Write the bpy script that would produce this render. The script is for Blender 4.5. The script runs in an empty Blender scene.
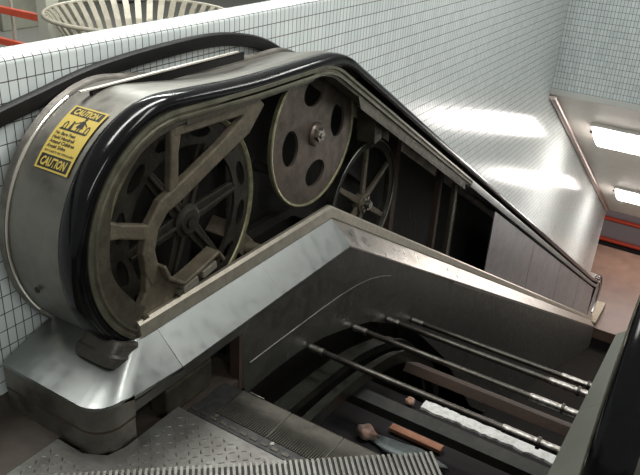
import bpy, bmesh, math, random
from mathutils import Vector, Matrix
random.seed(7)
S = bpy.context.scene
COL = S.collection
sin, cos, rad = math.sin, math.cos, math.radians
T30 = math.tan(rad(30))

# ------------------------------------------------------------------ materials
def mat(name, col, rough=.5, metal=0., noise=None, bump=0., bscale=30., stretch=(1, 1, 1), coat=0., rvar=0., spec=None):
    m = bpy.data.materials.new(name); m.use_nodes = True
    nt = m.node_tree; N = nt.nodes; L = nt.links
    b = N['Principled BSDF']
    b.inputs['Base Color'].default_value = (*col, 1)
    b.inputs['Roughness'].default_value = rough
    b.inputs['Metallic'].default_value = metal
    if coat:
        b.inputs['Coat Weight'].default_value = coat; b.inputs['Coat Roughness'].default_value = .08
    if spec is not None: b.inputs['Specular IOR Level'].default_value = spec
    tc = N.new('ShaderNodeTexCoord'); mp = N.new('ShaderNodeMapping')
    mp.inputs['Scale'].default_value = stretch
    L.new(tc.outputs['Object'], mp.inputs['Vector'])
    if noise:
        col2, sc, lo, hi = noise
        n = N.new('ShaderNodeTexNoise'); n.inputs['Scale'].default_value = sc; n.inputs['Detail'].default_value = 8
        n.inputs['Roughness'].default_value = .65
        L.new(mp.outputs['Vector'], n.inputs['Vector'])
        r = N.new('ShaderNodeValToRGB'); r.color_ramp.elements[0].position = lo; r.color_ramp.elements[1].position = hi
        r.color_ramp.elements[0].color = (*col, 1); r.color_ramp.elements[1].color = (*col2, 1)
        L.new(n.outputs['Fac'], r.inputs['Fac']); L.new(r.outputs['Color'], b.inputs['Base Color'])
    if rvar:
        n3 = N.new('ShaderNodeTexNoise'); n3.inputs['Scale'].default_value = bscale * .4; n3.inputs['Detail'].default_value = 6
        L.new(mp.outputs['Vector'], n3.inputs['Vector'])
        mr = N.new('ShaderNodeMapRange'); mr.inputs['From Min'].default_value = .3; mr.inputs['From Max'].default_value = .7
        mr.inputs['To Min'].default_value = max(.03, rough - rvar); mr.inputs['To Max'].default_value = rough + rvar
        L.new(n3.outputs['Fac'], mr.inputs['Value']); L.new(mr.outputs['Result'], b.inputs['Roughness'])
    if bump:
        n2 = N.new('ShaderNodeTexNoise'); n2.inputs['Scale'].default_value = bscale; n2.inputs['Detail'].default_value = 5
        L.new(mp.outputs['Vector'], n2.inputs['Vector'])
        bp = N.new('ShaderNodeBump'); bp.inputs['Strength'].default_value = bump; bp.inputs['Distance'].default_value = .01
        L.new(n2.outputs['Fac'], bp.inputs['Height']); L.new(bp.outputs['Normal'], b.inputs['Normal'])
    return m

def tile_mat(name, axis, col=(.74, .79, .78), col2=(.66, .71, .71), w=.0315, h=.0602, rough=.16):
    m = bpy.data.materials.new(name); m.use_nodes = True
    nt = m.node_tree; N = nt.nodes; L = nt.links; b = N['Principled BSDF']
    tc = N.new('ShaderNodeTexCoord'); sp = N.new('ShaderNodeSeparateXYZ'); L.new(tc.outputs['Object'], sp.inputs[0])
    cb = N.new('ShaderNodeCombineXYZ')
    if axis == 'y':                     # wall along y; the pattern wraps over the rounded top
        ad = N.new('ShaderNodeMath'); ad.operation = 'SUBTRACT'
        L.new(sp.outputs['Z'], ad.inputs[0]); L.new(sp.outputs['X'], ad.inputs[1])
        L.new(sp.outputs['Y'], cb.inputs['X'])
        of = N.new('ShaderNodeMath'); of.operation = 'ADD'; of.inputs[1].default_value = .0446
        L.new(ad.outputs[0], of.inputs[0]); L.new(of.outputs[0], cb.inputs['Y'])
    else:
        L.new(sp.outputs['X'], cb.inputs['X']); L.new(sp.outputs['Z'], cb.inputs['Y'])
    br = N.new('ShaderNodeTexBrick'); br.offset = 0; br.squash = 1
    br.inputs['Scale'].default_value = 1; br.inputs['Brick Width'].default_value = w; br.inputs['Row Height'].default_value = h
    br.inputs['Mortar Size'].default_value = .0018; br.inputs['Mortar Smooth'].default_value = .25; br.inputs['Bias'].default_value = 0
    br.inputs['Color1'].default_value = (*col, 1); br.inputs['Color2'].default_value = (*col2, 1)
    br.inputs['Mortar'].default_value = (.07, .06, .05, 1)
    L.new(cb.outputs[0], br.inputs['Vector']); L.new(br.outputs['Color'], b.inputs['Base Color'])
    mr = N.new('ShaderNodeMapRange'); mr.inputs['To Min'].default_value = rough; mr.inputs['To Max'].default_value = .7
    L.new(br.outputs['Fac'], mr.inputs['Value']); L.new(mr.outputs['Result'], b.inputs['Roughness'])
    inv = N.new('ShaderNodeMath'); inv.operation = 'SUBTRACT'; inv.inputs[0].default_value = 1; L.new(br.outputs['Fac'], inv.inputs[1])
    no = N.new('ShaderNodeTexNoise'); no.inputs['Scale'].default_value = 24; no.inputs['Detail'].default_value = 3
    L.new(cb.outputs[0], no.inputs['Vector'])
    mu = N.new('ShaderNodeMath'); mu.operation = 'MULTIPLY_ADD'; mu.inputs[1].default_value = .9
    L.new(no.outputs['Fac'], mu.inputs[0]); L.new(inv.outputs[0], mu.inputs[2])
    bp = N.new('ShaderNodeBump'); bp.inputs['Strength'].default_value = .55; bp.inputs['Distance'].default_value = .002
    L.new(mu.outputs[0], bp.inputs['Height']); L.new(bp.outputs['Normal'], b.inputs['Normal'])
    return m

def emit(name, col, st):
    m = bpy.data.materials.new(name); m.use_nodes = True
    b = m.node_tree.nodes['Principled BSDF']
    b.inputs['Base Color'].default_value = (.8, .8, .8, 1)
    b.inputs['Emission Color'].default_value = (*col, 1); b.inputs['Emission Strength'].default_value = st
    return m

M = dict(
    tileY=tile_mat('white_wall_tile', 'y'),
    tileX=tile_mat('grey_header_tile', 'x', (.62, .67, .67), (.52, .57, .58), w=.0315, h=.0575, rough=.3),
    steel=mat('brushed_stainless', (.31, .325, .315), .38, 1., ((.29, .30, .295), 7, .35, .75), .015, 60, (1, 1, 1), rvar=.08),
    steelY=mat('brushed_stainless_cladding', (.25, .24, .215), .40, .9, ((.17, .163, .145), 6, .35, .75), .015, 90, (1, .25, 1), rvar=.08),
    warm=mat('lamp_lit_bevel_steel', (.56, .53, .49), .36, 1., ((.38, .35, .31), 12, .4, .75), .10, 45, rvar=.1),  # bevel steel with the soffit lamps' warm light put into its colour
    panel=mat('satin_inner_panel', (.42, .42, .44), .38, .9, ((.32, .31, .32), 3, .3, .8), .03, 30, rvar=.06),
    mould=mat('dull_aluminium_moulding', (.46, .42, .35), .45, .75, ((.30, .27, .22), 25, .35, .8), .08, 60),
    bead=mat('bright_bead', (.80, .76, .68), .28, .9),
    skirt=mat('dark_skirt_steel', (.17, .168, .155), .42, .85, ((.10, .097, .088), 7, .3, .75), .10, 60, rvar=.1),
    plinth=mat('dull_plinth_steel', (.25, .235, .21), .42, .9, ((.11, .10, .09), 9, .35, .7), .08, 50, rvar=.1),
    rubber=mat('black_handrail_rubber', (.003, .003, .0035), .15, 0, ((.006, .006, .007), 14, .45, .8), .02, 50, rvar=.05, spec=.28),
    belt=mat('worn_belt_rubber', (.007, .007, .007), .5, 0, ((.013, .012, .011), 20, .4, .8), .08, 60, spec=.2),
    boot=mat('greasy_rubber_boot', (.045, .039, .030), .42, .1, ((.025, .022, .018), 30, .3, .7), .25, 60),
    guide=mat('greasy_guide_iron', (.105, .095, .068), .5, .6, ((.055, .048, .036), 18, .35, .7), .15, 80, rvar=.12),
    guide2=mat('olive_guide_lip', (.18, .17, .125), .42, .7, ((.10, .092, .065), 22, .35, .7), .10, 80),
    cast=mat('dusty_cast_iron', (.165, .138, .098), .55, .4, ((.085, .070, .050), 20, .3, .7), .25, 70),
    wheel=mat('olive_wheel_iron', (.050, .044, .032), .55, .5, ((.018, .016, .013), 16, .3, .7), .2, 60),
    rim=mat('worn_rim_edge', (.38, .36, .22), .42, .7, ((.17, .15, .095), 30, .35, .7), .1, 70),
    disc=mat('greasy_disc_iron', (.185, .150, .125), .42, .65, ((.095, .074, .060), 10, .3, .7), .12, 50, rvar=.12),
    shiny=mat('scuffed_bright_steel', (.48, .46, .43), .3, 1., ((.18, .16, .14), 40, .4, .6), .2, 80),
    chrome=mat('polished_rim_steel', (.45, .46, .42), .22, 1.),
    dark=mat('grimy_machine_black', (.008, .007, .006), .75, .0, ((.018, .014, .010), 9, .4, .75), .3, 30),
    rust=mat('rusty_brown_steel', (.030, .018, .012), .75, .0, ((.055, .028, .018), 10, .35, .75), .25, 40),
    rod=mat('greasy_axle_steel', (.085, .078, .068), .4, .8, ((.04, .034, .03), 25, .35, .7), .15, 60),
    beam=mat('oily_beam_steel', (.016, .016, .014), .6, .2, ((.035, .033, .028), 14, .4, .75), .25, 50),
    rail=mat('oily_track_rail', (.055, .057, .045), .34, .8, ((.02, .021, .017), 14, .35, .7), .2, 50),
    white=mat('crumbly_white_strip', (.62, .62, .60), .8, 0, ((.36, .36, .34), 40, .45, .75), .6, 60),
    wood=mat('raw_wood_batten', (.42, .20, .12), .7, 0, ((.28, .12, .07), 25, .35, .75), .2, 60),
    scrap=mat('pink_orange_rag', (.55, .30, .20), .8, 0, ((.62, .52, .48), 30, .4, .6), .4, 50),
    grey=mat('grey_plastic_sheet', (.16, .19, .19), .5, 0, ((.28, .32, .32), 25, .4, .75), .4, 30),
    plate=mat('diamond_plate_aluminium', (.20, .20, .185), .45, .8, ((.11, .10, .09), 12, .35, .75), .10, 60, rvar=.1),
    comb=mat('comb_aluminium', (.095, .09, .075), .45, .8, ((.05, .047, .04), 18, .35, .7), .1, 60),
    combd=mat('dark_comb_carrier', (.035, .035, .036), .4, .7, ((.06, .058, .055), 30, .4, .7), .15, 60),
    tread=mat('step_tread_aluminium', (.24, .235, .215), .38, .85, ((.13, .125, .11), 20, .35, .7), .05, 60),
    treadd=mat('step_tread_groove', (.03, .03, .03), .6, .4),
    fdark=mat('dirty_dark_floor', (.030, .022, .016), .6, 0, ((.055, .042, .032), 9, .35, .75), .15, 30),
    fup=mat('grey_terrazzo_floor', (.26, .25, .22), .45, 0, ((.18, .18, .17), 40, .35, .7), .02, 60),
    flow=mat('brown_platform_floor', (.125, .082, .062), .45, 0, ((.085, .056, .042), 3, .35, .7), .03, 30),
    ceil=mat('painted_soffit', (.62, .57, .52), .45, 0, ((.54, .50, .46), 4, .3, .8), .02, 20, rvar=.05),
    ceil2=mat('grey_beam_paint', (.30, .26, .27), .6, 0),
    trim=mat('soffit_edge_tube', (.50, .42, .40), .3, .8),
    stone=mat('pale_lintel_tile', (.52, .53, .50), .4),
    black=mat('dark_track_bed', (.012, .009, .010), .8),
    red=mat('red_pipe_paint', (.62, .07, .03), .4),
    redr=mat('orange_red_rail_paint', (.60, .085, .035), .45, 0, ((.45, .06, .03), 20, .4, .7)),
    post=mat('grey_green_post_paint', (.42, .42, .36), .5),
    bin=mat('cream_bin_enamel', (.36, .335, .265), .4, .2, ((.24, .22, .17), 20, .4, .75), .05, 40),
    yellow=mat('sticker_yellow', (.40, .30, .06), .5),
    ink=mat('sticker_black_ink', (.012, .012, .012), .45),
    lamp=emit('fluorescent_diffuser', (1, .93, .88), 16),
    lampw=emit('station_tube_diffuser', (.93, 1, .97), 6),
    housing=mat('lamp_housing_enamel', (.7, .68, .64), .4),
    cabinet=mat('dark_cabinet_paint', (.05, .045, .06), .5),
    orange=mat('orange_panel_paint', (.65, .13, .04), .5),
    beige=mat('beige_panel_paint', (.17, .165, .135), .5, 0, ((.30, .30, .24), 1.2, .4, .7)),
    smooth=mat('grey_green_deck_metal', (.20, .205, .175), .38, .6, ((.15, .155, .13), 3, .35, .75)),
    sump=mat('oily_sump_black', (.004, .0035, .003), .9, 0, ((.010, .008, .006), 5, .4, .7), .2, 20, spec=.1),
    lit=mat('track_ballast', (.1, .09, .08), .8),
)

# ------------------------------------------------------------------ mesh helpers
WL = {}
def empty(name, label, cat, loc, group=None):
    o = bpy.data.objects.new(name, None); COL.objects.link(o); o.location = loc
    o['label'] = label; o['category'] = cat
    if group: o['group'] = group
    o.empty_display_size = .05
    WL[o] = Vector(loc); return o
def obj(name, bm, m, parent=None, smooth=False, origin=None, bevel=0., label=None, ms=None):
    bmesh.ops.recalc_face_normals(bm, faces=bm.faces[:]) if not getattr(bm, 'keepn', False) else None
    if parent is not None: off = WL[parent]
    elif origin is not None: off = Vector(origin)
    else:
        vs = [v.co for v in bm.verts]
        off = Vector(((min(v.x for v in vs) + max(v.x for v in vs)) / 2, (min(v.y for v in vs) + max(v.y for v in vs)) / 2, min(v.z for v in vs)))
    for v in bm.verts: v.co -= off
    me = bpy.data.meshes.new(name); bm.to_mesh(me); bm.free()
    if smooth:
        for p in me.polygons: p.use_smooth = True
    o = bpy.data.objects.new(name, me); COL.objects.link(o)
    for mm in (ms or [m]): me.materials.append(mm)
    if parent is not None: o.parent = parent
    else: o.location = off
    if smooth and smooth != 'all': me.set_sharp_from_angle(angle=rad(38))
    if bevel:
        md = o.modifiers.new('Bevel', 'BEVEL'); md.width = bevel; md.segments = 2; md.limit_method = 'ANGLE'; md.angle_limit = rad(40)
    if label: o['label'] = label
    WL[o] = off
    return o
def tag(o, label, cat, group=None, kind=None):
    o['label'] = label; o['category'] = cat
    if group: o['group'] = group
    if kind: o['kind'] = kind
    return o
def struct(name, bm, m, smooth=False, bevel=0., label=None, cat='structure', ms=None):
    o = obj(name, bm, m, origin=(0, 0, 0), smooth=smooth, bevel=bevel, ms=ms); o['kind'] = 'structure'
    if label: o['label'] = label; o['category'] = cat
    return o
def BM(): return bmesh.new()
def box(bm, x0, x1, y0, y1, z0, z1, mx=None):
    c = [(x, y, z) for x in (x0, x1) for y in (y0, y1) for z in (z0, z1)]
    v = [bm.verts.new(Vector(p) if mx is None else mx @ Vector(p)) for p in c]
    for f in ((0, 1, 3, 2), (4, 6, 7, 5), (0, 4, 5, 1), (2, 3, 7, 6), (0, 2, 6, 4), (1, 5, 7, 3)): bm.faces.new([v[i] for i in f])
    return v
def frame_of(d):
    d = d.normalized(); a = Vector((0, 0, 1)) if abs(d.z) < .9 else Vector((1, 0, 0))
    u = d.cross(a).normalized(); return u, d.cross(u).normalized()
def tube(bm, pts, r, n=12, cap=True, closed=False):
    pts = [Vector(p) for p in pts]; rings = []; k = len(pts)
    rs = r if isinstance(r, (list, tuple)) else [r] * k
    for i, p in enumerate(pts):
        if closed: d = pts[(i + 1) % k] - pts[i - 1]
        else: d = pts[min(i + 1, k - 1)] - pts[max(i - 1, 0)]
        if i == 0: u, w = frame_of(d)
        else:
            dn = d.normalized(); u = (u - dn * u.dot(dn)).normalized(); w = dn.cross(u)
        rings.append([bm.verts.new(p + (u * cos(2 * math.pi * j / n) + w * sin(2 * math.pi * j / n)) * rs[i]) for j in range(n)])
    for i in range(k if closed else k - 1):
        a, b = rings[i], rings[(i + 1) % k]
        for j in range(n): bm.faces.new((a[j], a[(j + 1) % n], b[(j + 1) % n], b[j]))
    if cap and not closed:
        bm.faces.new(rings[0]); bm.faces.new(rings[-1][::-1])
def poly_x(bm, pts, x0, x1):           # polygon in the y-z plane pushed through x0..x1
    a = [bm.verts.new((x0, y, z)) for y, z in pts]; b = [bm.verts.new((x1, y, z)) for y, z in pts]
    n = len(pts)
    bm.faces.new(a); bm.faces.new(b[::-1])
    for i in range(n): bm.faces.new((a[i], b[i], b[(i + 1) % n], a[(i + 1) % n]))
def poly_z(bm, pts, z0, z1):
    a = [bm.verts.new((x, y, z0)) for x, y in pts]; b = [bm.verts.new((x, y, z1)) for x, y in pts]
    n = len(pts)
    bm.faces.new(a); bm.faces.new(b[::-1])
    for i in range(n): bm.faces.new((a[i], b[i], b[(i + 1) % n], a[(i + 1) % n]))
def bar(bm, pts, w, x0, x1):           # a flat bar following a y-z polyline, w wide (number or list), x0..x1 thick
    k = len(pts); ws = w if isinstance(w, (list, tuple)) else [w] * k
    Lp, Rp = [], []
    for i in range(k):
        a = Vector(pts[max(i - 1, 0)]); b = Vector(pts[min(i + 1, k - 1)]); d = (b - a).normalized(); n = Vector((-d.y, d.x))
        p = Vector(pts[i]); Lp.append(p + n * ws[i] / 2); Rp.append(p - n * ws[i] / 2)
    V = [[bm.verts.new((x, q.x, q.y)) for q in pp] for pp in (Lp, Rp) for x in (x0, x1)]
    a0, a1, b0, b1 = V
    for i in range(k - 1):
        bm.faces.new((a0[i], a0[i + 1], a1[i + 1], a1[i])); bm.faces.new((b0[i], b1[i], b1[i + 1], b0[i + 1]))
        bm.faces.new((a0[i], b0[i], b0[i + 1], a0[i + 1])); bm.faces.new((a1[i], a1[i + 1], b1[i + 1], b1[i]))
    for i in (0, k - 1): bm.faces.new((a0[i], a1[i], b1[i], b0[i]))
def sweep(bm, sec, path, mx, closed=True, drop=None):     # section (x, r) swept along a y-z path of (y, z, ny, nz)
    rings = []
    for (y, z, ny, nz) in path:
        rings.append([bm.verts.new((mx(x), y + ny * (r - (drop(x, y, z) if drop else 0)), z + nz * (r - (drop(x, y, z) if drop else 0)))) for x, r in sec])
    n = len(sec)
    for i in range(len(rings) - 1):
        a, b = rings[i], rings[i + 1]
        for j in range(n if closed else n - 1): bm.faces.new((a[j], a[(j + 1) % n], b[(j + 1) % n], b[j]))
    if closed: bm.faces.new(rings[0]); bm.faces.new(rings[-1][::-1])
def lathe_x(bm, prof, cx, cy, cz, n=64, closed=True):      # profile (dx, r) turned about the x axis
    rings = []
    for j in range(n):
        a = 2 * math.pi * j / n
        rings.append([bm.verts.new((cx + dx, cy + r * cos(a), cz + r * sin(a))) for dx, r in prof])
    k = len(prof)
    for j in range(n):
        a, b = rings[j], rings[(j + 1) % n]
        for i in range(k if closed else k - 1): bm.faces.new((a[i], a[(i + 1) % k], b[(i + 1) % k], b[i]))
def cylx(bm, x0, x1, cy, cz, r, n=24): tube(bm, [(x0, cy, cz), (x1, cy, cz)], r, n)

# ------------------------------------------------------------------ the balustrade loop (handrail line, y-z)
CY, CZ, RN = 1.585, .555, .43
LOW = -5.3
def sstep(t):
    t = max(0., min(1., t)); return t * t * (3 - 2 * t)
def loop(yb=2.48, a0=-60, full=True, y_from=None, sag=.03):
    """handrail line: newel arc, level run, 30 degree slope, lower newel. returns (y, z, ny, nz)"""
    P = []
    for i in range(0, 41):
        a = rad(a0 + (90 - a0) * i / 40); P.append((CY - RN * cos(a), CZ + RN * sin(a), -cos(a), sin(a)))
    top = CZ + RN
    for i in range(1, 9): P.append((CY + (yb - CY) * i / 8, top, 0, 1))
    Rb = .4
    for i in range(1, 11):
        a = rad(30 * i / 10); P.append((yb + Rb * sin(a), top - Rb + Rb * cos(a), sin(a), cos(a)))
    y1, z1 = P[-1][:2]
    dz = .4 * (1 - cos(rad(30)))
    ztgt = LOW + .985
    y2 = y1 + (z1 - (ztgt + dz)) / T30
    for i in range(1, 31):
        y = y1 + (y2 - y1) * i / 30; P.append((y, z1 - (y - y1) * T30, .5, cos(rad(30))))
    if full:
        for i in range(1, 11):
            a = rad(30 - 3 * i); P.append((y2 + .4 * (.5 - sin(a)), ztgt + .4 * (1 - cos(a)), sin(a), cos(a)))
        y3 = P[-1][0]
        for i in range(1, 31):
            a = rad(90 - 150 * i / 30); P.append((y3 + RN * cos(a), LOW + CZ + RN * sin(a), cos(a), sin(a)))
    P = [(y, z - (sag * sstep((y - 1.45) / .6) if (z > .8 or y > 2.2) and y < 11 else (sag * (1 - sstep((y - 11) / .7)) if y >= 11 else 0)), ny, nz) for y, z, ny, nz in P]
    if y_from is not None:
        P = [p for p in P[41:] if p[0] >= y_from]
    return P

def balustrade(side):
    left = side == 'left'
    mx = (lambda x: x) if left else (lambda x: -1.543 - x)
    if left:
        root = empty('escalator_balustrade', 'left escalator balustrade with inner panels removed, wheels exposed, yellow caution sticker on newel', 'balustrade', (-1.6, 1.6, 0))
    else:
        root = empty('escalator_balustrade', 'right escalator balustrade at the right edge, black handrail seen close up', 'balustrade', (.06, 1.6, 0))
    full = loop()
    # handrail: rounded C section
    sec = [(-1.462, -.045), (-1.456, -.038), (-1.455, -.022), (-1.459, -.010), (-1.468, -.003), (-1.485, .001), (-1.5, .0025), (-1.518, .001), (-1.533, -.003),
           (-1.542, -.010), (-1.546, -.022), (-1.545, -.038), (-1.539, -.045)]
    bm = BM(); sweep(bm, sec, full, mx); obj('handrail', bm, M['rubber'], root, smooth=True)
    # guide under the rail
    g = loop(yb=2.385, a0=-52, sag=.015)
    g2 = loop(yb=2.37, a0=-52, sag=0)
    cut = [i for i, p in enumerate(g) if p[0] > 4.25 and i > 41][0]
    gl = [(-1.452, -.040), (-1.449, -.052), (-1.456, -.056), (-1.456, -.062), (-1.450, -.066), (-1.450, -.074), (-1.50, -.074), (-1.50, -.036)]
    bm = BM(); sweep(bm, gl, g[:cut + 1], mx); obj('handrail_guide', bm, M['guide2'], root, smooth=True)
    fp = [(-1.459, -.070), (-1.459, -.094), (-1.53, -.094), (-1.53, -.070)]
    bm = BM(); sweep(bm, fp, g2[:cut + 1], mx); obj('guide_flange', bm, M['guide'], root, smooth=True)
    gs = [(-1.450, -.042), (-1.446, -.056), (-1.450, -.088), (-1.475, -.092), (-1.53, -.092), (-1.53, -.036)]
    bm = BM(); sweep(bm, gs, g[cut:], mx); obj('guide_moulding', bm, M['steel'], root, smooth=True)
    # stainless newel wrap and deck
    cl = loop(yb=2.50, a0=-48)
    drp = lambda x, y, z: .036 * max(0, min(1, (-1.575 - x) / .15)) * (sstep((y - 1.50) / .55) if (z > .8 or y > 2.2) else 0) * (1 - sstep((y - 10) / 1.5))
    cs = [(-1.530, -.009), (-1.575, -.006), (-1.60, -.006), (-1.65, -.005), (-1.69, -.004), (-1.745, -.002), (-1.745, -.014), (-1.53, -.016)]
    bm = BM(); sweep(bm, cs, cl, mx, drop=drp); obj('newel_cladding', bm, M['steelY'], root, smooth=True)
    cr = loop(yb=2.50, a0=-50)
    rs = [(-1.7455, -.005), (-1.752, .007), (-1.772, .011), (-1.783, .003), (-1.786, -.07), (-1.76, -.07), (-1.7455, -.03)]
    bm = BM(); sweep(bm, rs, cr, mx, drop=drp); obj('outer_flange', bm, M['plinth'], root, smooth=True)
    # bead that follows the newel edge
    bd = loop(a0=-35)[:34]
    bs = [(-1.747 + .0045 * cos(t * math.pi / 4), .0015 + .0045 * sin(t * math.pi / 4)) for t in range(8)]
    bm = BM(); sweep(bm, bs, bd, mx); obj('edge_bead', bm, M['bead' if left else 'steel'], root, smooth=True)
    # outer side panel (closes the back of the machine space)
    op = [(p[0] - p[2] * .06, p[1] - p[3] * .06) for p in cl]
    low = [(11.9, LOW), (9.5, LOW), (2.6, -1.35), (1.25, -.25)]
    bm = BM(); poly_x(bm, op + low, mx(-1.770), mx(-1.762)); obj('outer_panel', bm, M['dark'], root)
    # moulding on top of the skirt bevel
    def follow(p3, yb, ylow=11.6):           # (x, z) at level + break y -> list of points level, break, low
        return None
    yB = 2.52
    def zline(z, y, yb=yB): return z if y < yb else z - (y - yb) * T30
    def strip(bm, sec2, y0, y1, yb=yB, mm=mx):       # closed (x,z) section along the skirt line
        ys = [y0, yb, y1]
        rings = [[bm.verts.new((mm(x), y, zline(z, y, yb))) for x, z in sec2] for y in ys]
        n = len(sec2)
        for i in range(2):
            for j in range(n): bm.faces.new((rings[i][j], rings[i][(j + 1) % n], rings[i + 1][(j + 1) % n], rings[i + 1][j]))
        bm.faces.new(rings[0]); bm.faces.new(rings[-1][::-1])
    YL = 11.8
    bm = BM(); strip(bm, [(-1.470, .300), (-1.455, .302), (-1.444, .292), (-1.438, .250), (-1.444, .240), (-1.470, .240)], 1.365, YL)
    obj('moulding', bm, M['mould'] if left else M['smooth'], root, smooth=True)
    # bevelled skirt deck: separate plate lengths, level part cool grey, slope part coloured warmer and brighter, as lit by the soffit lamps
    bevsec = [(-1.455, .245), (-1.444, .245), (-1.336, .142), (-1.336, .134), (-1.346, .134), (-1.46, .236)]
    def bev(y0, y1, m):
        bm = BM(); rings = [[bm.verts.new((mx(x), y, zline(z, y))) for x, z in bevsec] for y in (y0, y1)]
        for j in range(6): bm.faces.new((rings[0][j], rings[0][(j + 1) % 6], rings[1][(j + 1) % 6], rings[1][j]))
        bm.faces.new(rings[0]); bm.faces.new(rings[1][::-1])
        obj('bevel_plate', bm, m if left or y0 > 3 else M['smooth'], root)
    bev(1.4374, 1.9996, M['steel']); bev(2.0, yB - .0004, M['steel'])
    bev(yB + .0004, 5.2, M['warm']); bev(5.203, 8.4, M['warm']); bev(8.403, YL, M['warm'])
    # plinth: sloped collar with a rounded corner
    def plinth_ring(z, off, n=10, front=1.085, xs=-1.338, R=.085):
        xo, fo = xs - off, front + off; r = max(R - off * .3, .01)
        P = [(-1.762, fo), (-1.62, fo), (xo - r, fo)]
        for i in range(1, n + 1):
            a = rad(-90 + 90 * i / n); P.append((xo - r + r * cos(a), fo + r + r * sin(a)))
        P += [(xo, 1.30), (xo, 1.437)]
        return [(x, y, z) for x, y in P]
    o_ = [(x, y, z) for (x, y, z) in plinth_ring(.176, 0)]; o_[-2] = (o_[-2][0], 1.225, .158); o_[-1] = (o_[-1][0], 1.437, .140); xo = -1.445
    inn = [(-1.762, 1.33, .268), (-1.62, 1.33, .262)] + [(xo - .02, 1.33, .255)] + [(xo - .02 + .02 * cos(rad(-90 + 9 * i)), 1.35 + .02 * sin(rad(-90 + 9 * i)), .253) for i in range(1, 11)] + [(xo, 1.38, .247), (xo, 1.437, .245)]
    bm = BM(); A = [bm.verts.new((mx(x), y, z)) for x, y, z in o_]; Bv = [bm.verts.new((mx(x), y, z)) for x, y, z in inn]
    A2 = [bm.verts.new((mx(x), y, z - .012)) for x, y, z in o_]; B2 = [bm.verts.new((mx(x), y, z - .012)) for x, y, z in inn]
    for i in range(len(A) - 1):
        bm.faces.new((A[i], A[i + 1], Bv[i + 1], Bv[i])); bm.faces.new((A2[i], B2[i], B2[i + 1], A2[i + 1]))
        bm.faces.new((A[i], A2[i], A2[i + 1], A[i + 1])); bm.faces.new((Bv[i], Bv[i + 1], B2[i + 1], B2[i]))
    bm.faces.new((A[0], Bv[0], B2[0], A2[0])); bm.faces.new((A[-1], A2[-1], B2[-1], Bv[-1]))
    obj('plinth_collar', bm, M['steel'], root, smooth=True)
    def band(name, z0, z1, off, m, yend=None):
        a = plinth_ring(z0, off); b = plinth_ring(z1, off); bm = BM()
        if yend: a[-2:] = [(a[-2][0], yend, z0)]; b[-2:] = [(b[-2][0], yend, z1)]
        ia = [(x - .02 if i > 2 else x, y + .02 if i < 8 else y, z) for i, (x, y, z) in enumerate(a)]
        ib = [(x, y, z1) for x, y, z in ia]
        R = [[bm.verts.new((mx(x), y, z)) for x, y, z in q] for q in (a, b, ib, ia)]
        for i in range(len(a) - 1):
            for k in range(4): bm.faces.new((R[k][i], R[k][i + 1], R[(k + 1) % 4][i + 1], R[(k + 1) % 4][i]))
        for i in (0, -1): bm.faces.new([R[k][i] for k in range(4)])
        return obj(name, bm, m, root, smooth=True)
    band('plinth_band', .0875, .1635, 0, M['plinth'], 1.225)
    band('plinth_seam', .077, .0875, .0015, M['rust'], 1.225)
    band('plinth_base', .0, .077, .003, M['plinth'], 1.225)
    # skirt panel with the arched cut and the open bay next to the newel
    sk = [(1.225, .134), (yB, .134), (7.0, .134 - (7.0 - yB) * T30), (YL, .134 - (YL - yB) * T30), (YL, LOW - .9), (9.9, -5.6), (7.0, -4.05), (4.9, -2.35), (4.05, -1.36), (3.50, -.86), (3.08, -.56), (2.80, -.40),
          (2.57, -.315), (2.35, -.245), (2.14, -.205), (1.95, -.192), (1.79, -.192), (1.762, -.15), (1.757, .100), (1.225, .100)]
    bm = BM(); poly_x(bm, sk, mx(-1.338), mx(-1.346)); obj('skirt_panel', bm, M['skirt'], root)
    # pressed rib following the arch
    rb = [(1.80, -.060), (1.95, -.064), (2.14, -.071), (2.32, -.078), (2.47, -.087), (2.62, -.105), (2.76, -.135), (2.88, -.175), (2.98, -.22)]
    bm = BM(); tube(bm, [(mx(-1.3375), y, z) for y, z in rb], .0038, 8); obj('skirt_rib', bm, M['skirt'], root, smooth=True)
    bm = BM(); box(bm, mx(-1.3385), mx(-1.333), 0, 1, 0, 1)
    for v in bm.verts:
        t = v.co.y; v.co = Vector((v.co.x, 3.95 + t * 7.8, .128 - (3.95 + t * 7.8 - yB) * T30 - (.012 if v.co.z < .5 else 0)))
    obj('skirt_edge', bm, M['steel'], root)
    bm = BM(); poly_x(bm, [(1.735, .10), (1.757, .10), (1.757, -.15), (1.735, -.15)], mx(-1.338), mx(-1.38)); obj('bay_post', bm, M['rust'], root)
    bm = BM(); box(bm, mx(-1.34), mx(-1.50), 1.20, 1.80, -.13, -.10)
    obj('bay_floor', bm, M['fdark'], root)
    bm = BM(); box(bm, mx(-1.40), mx(-1.48), 1.42, 1.66, -.10, .02); obj('bay_bracket', bm, M['guide'], root, bevel=.01)
    bm = BM(); poly_x(bm, [(1.20, .10), (1.80, .10), (1.80, -.4), (1.20, -.4)], mx(-1.50), mx(-1.508)); obj('bay_back', bm, M['dark'], root)
    # inner panels: on the slope only (left), full on the right
    def inner(y0, y1):
        zt = lambda y: (.985 - .07) - (y - 2.42) * T30 - .03
        zb = lambda y: .27 - (y - yB) * T30
        bm = BM(); poly_x(bm, [(y0, zb(y0)), (y1, zb(y1)), (y1, zt(y1)), (y0, zt(y0))], mx(-1.468), mx(-1.476)); obj('inner_panel', bm, M['panel'], root)
    for a, b in ((5.06, 6.55), (6.56, 8.15), (8.16, 9.8), (9.81, 11.45)): inner(a, b)
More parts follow.
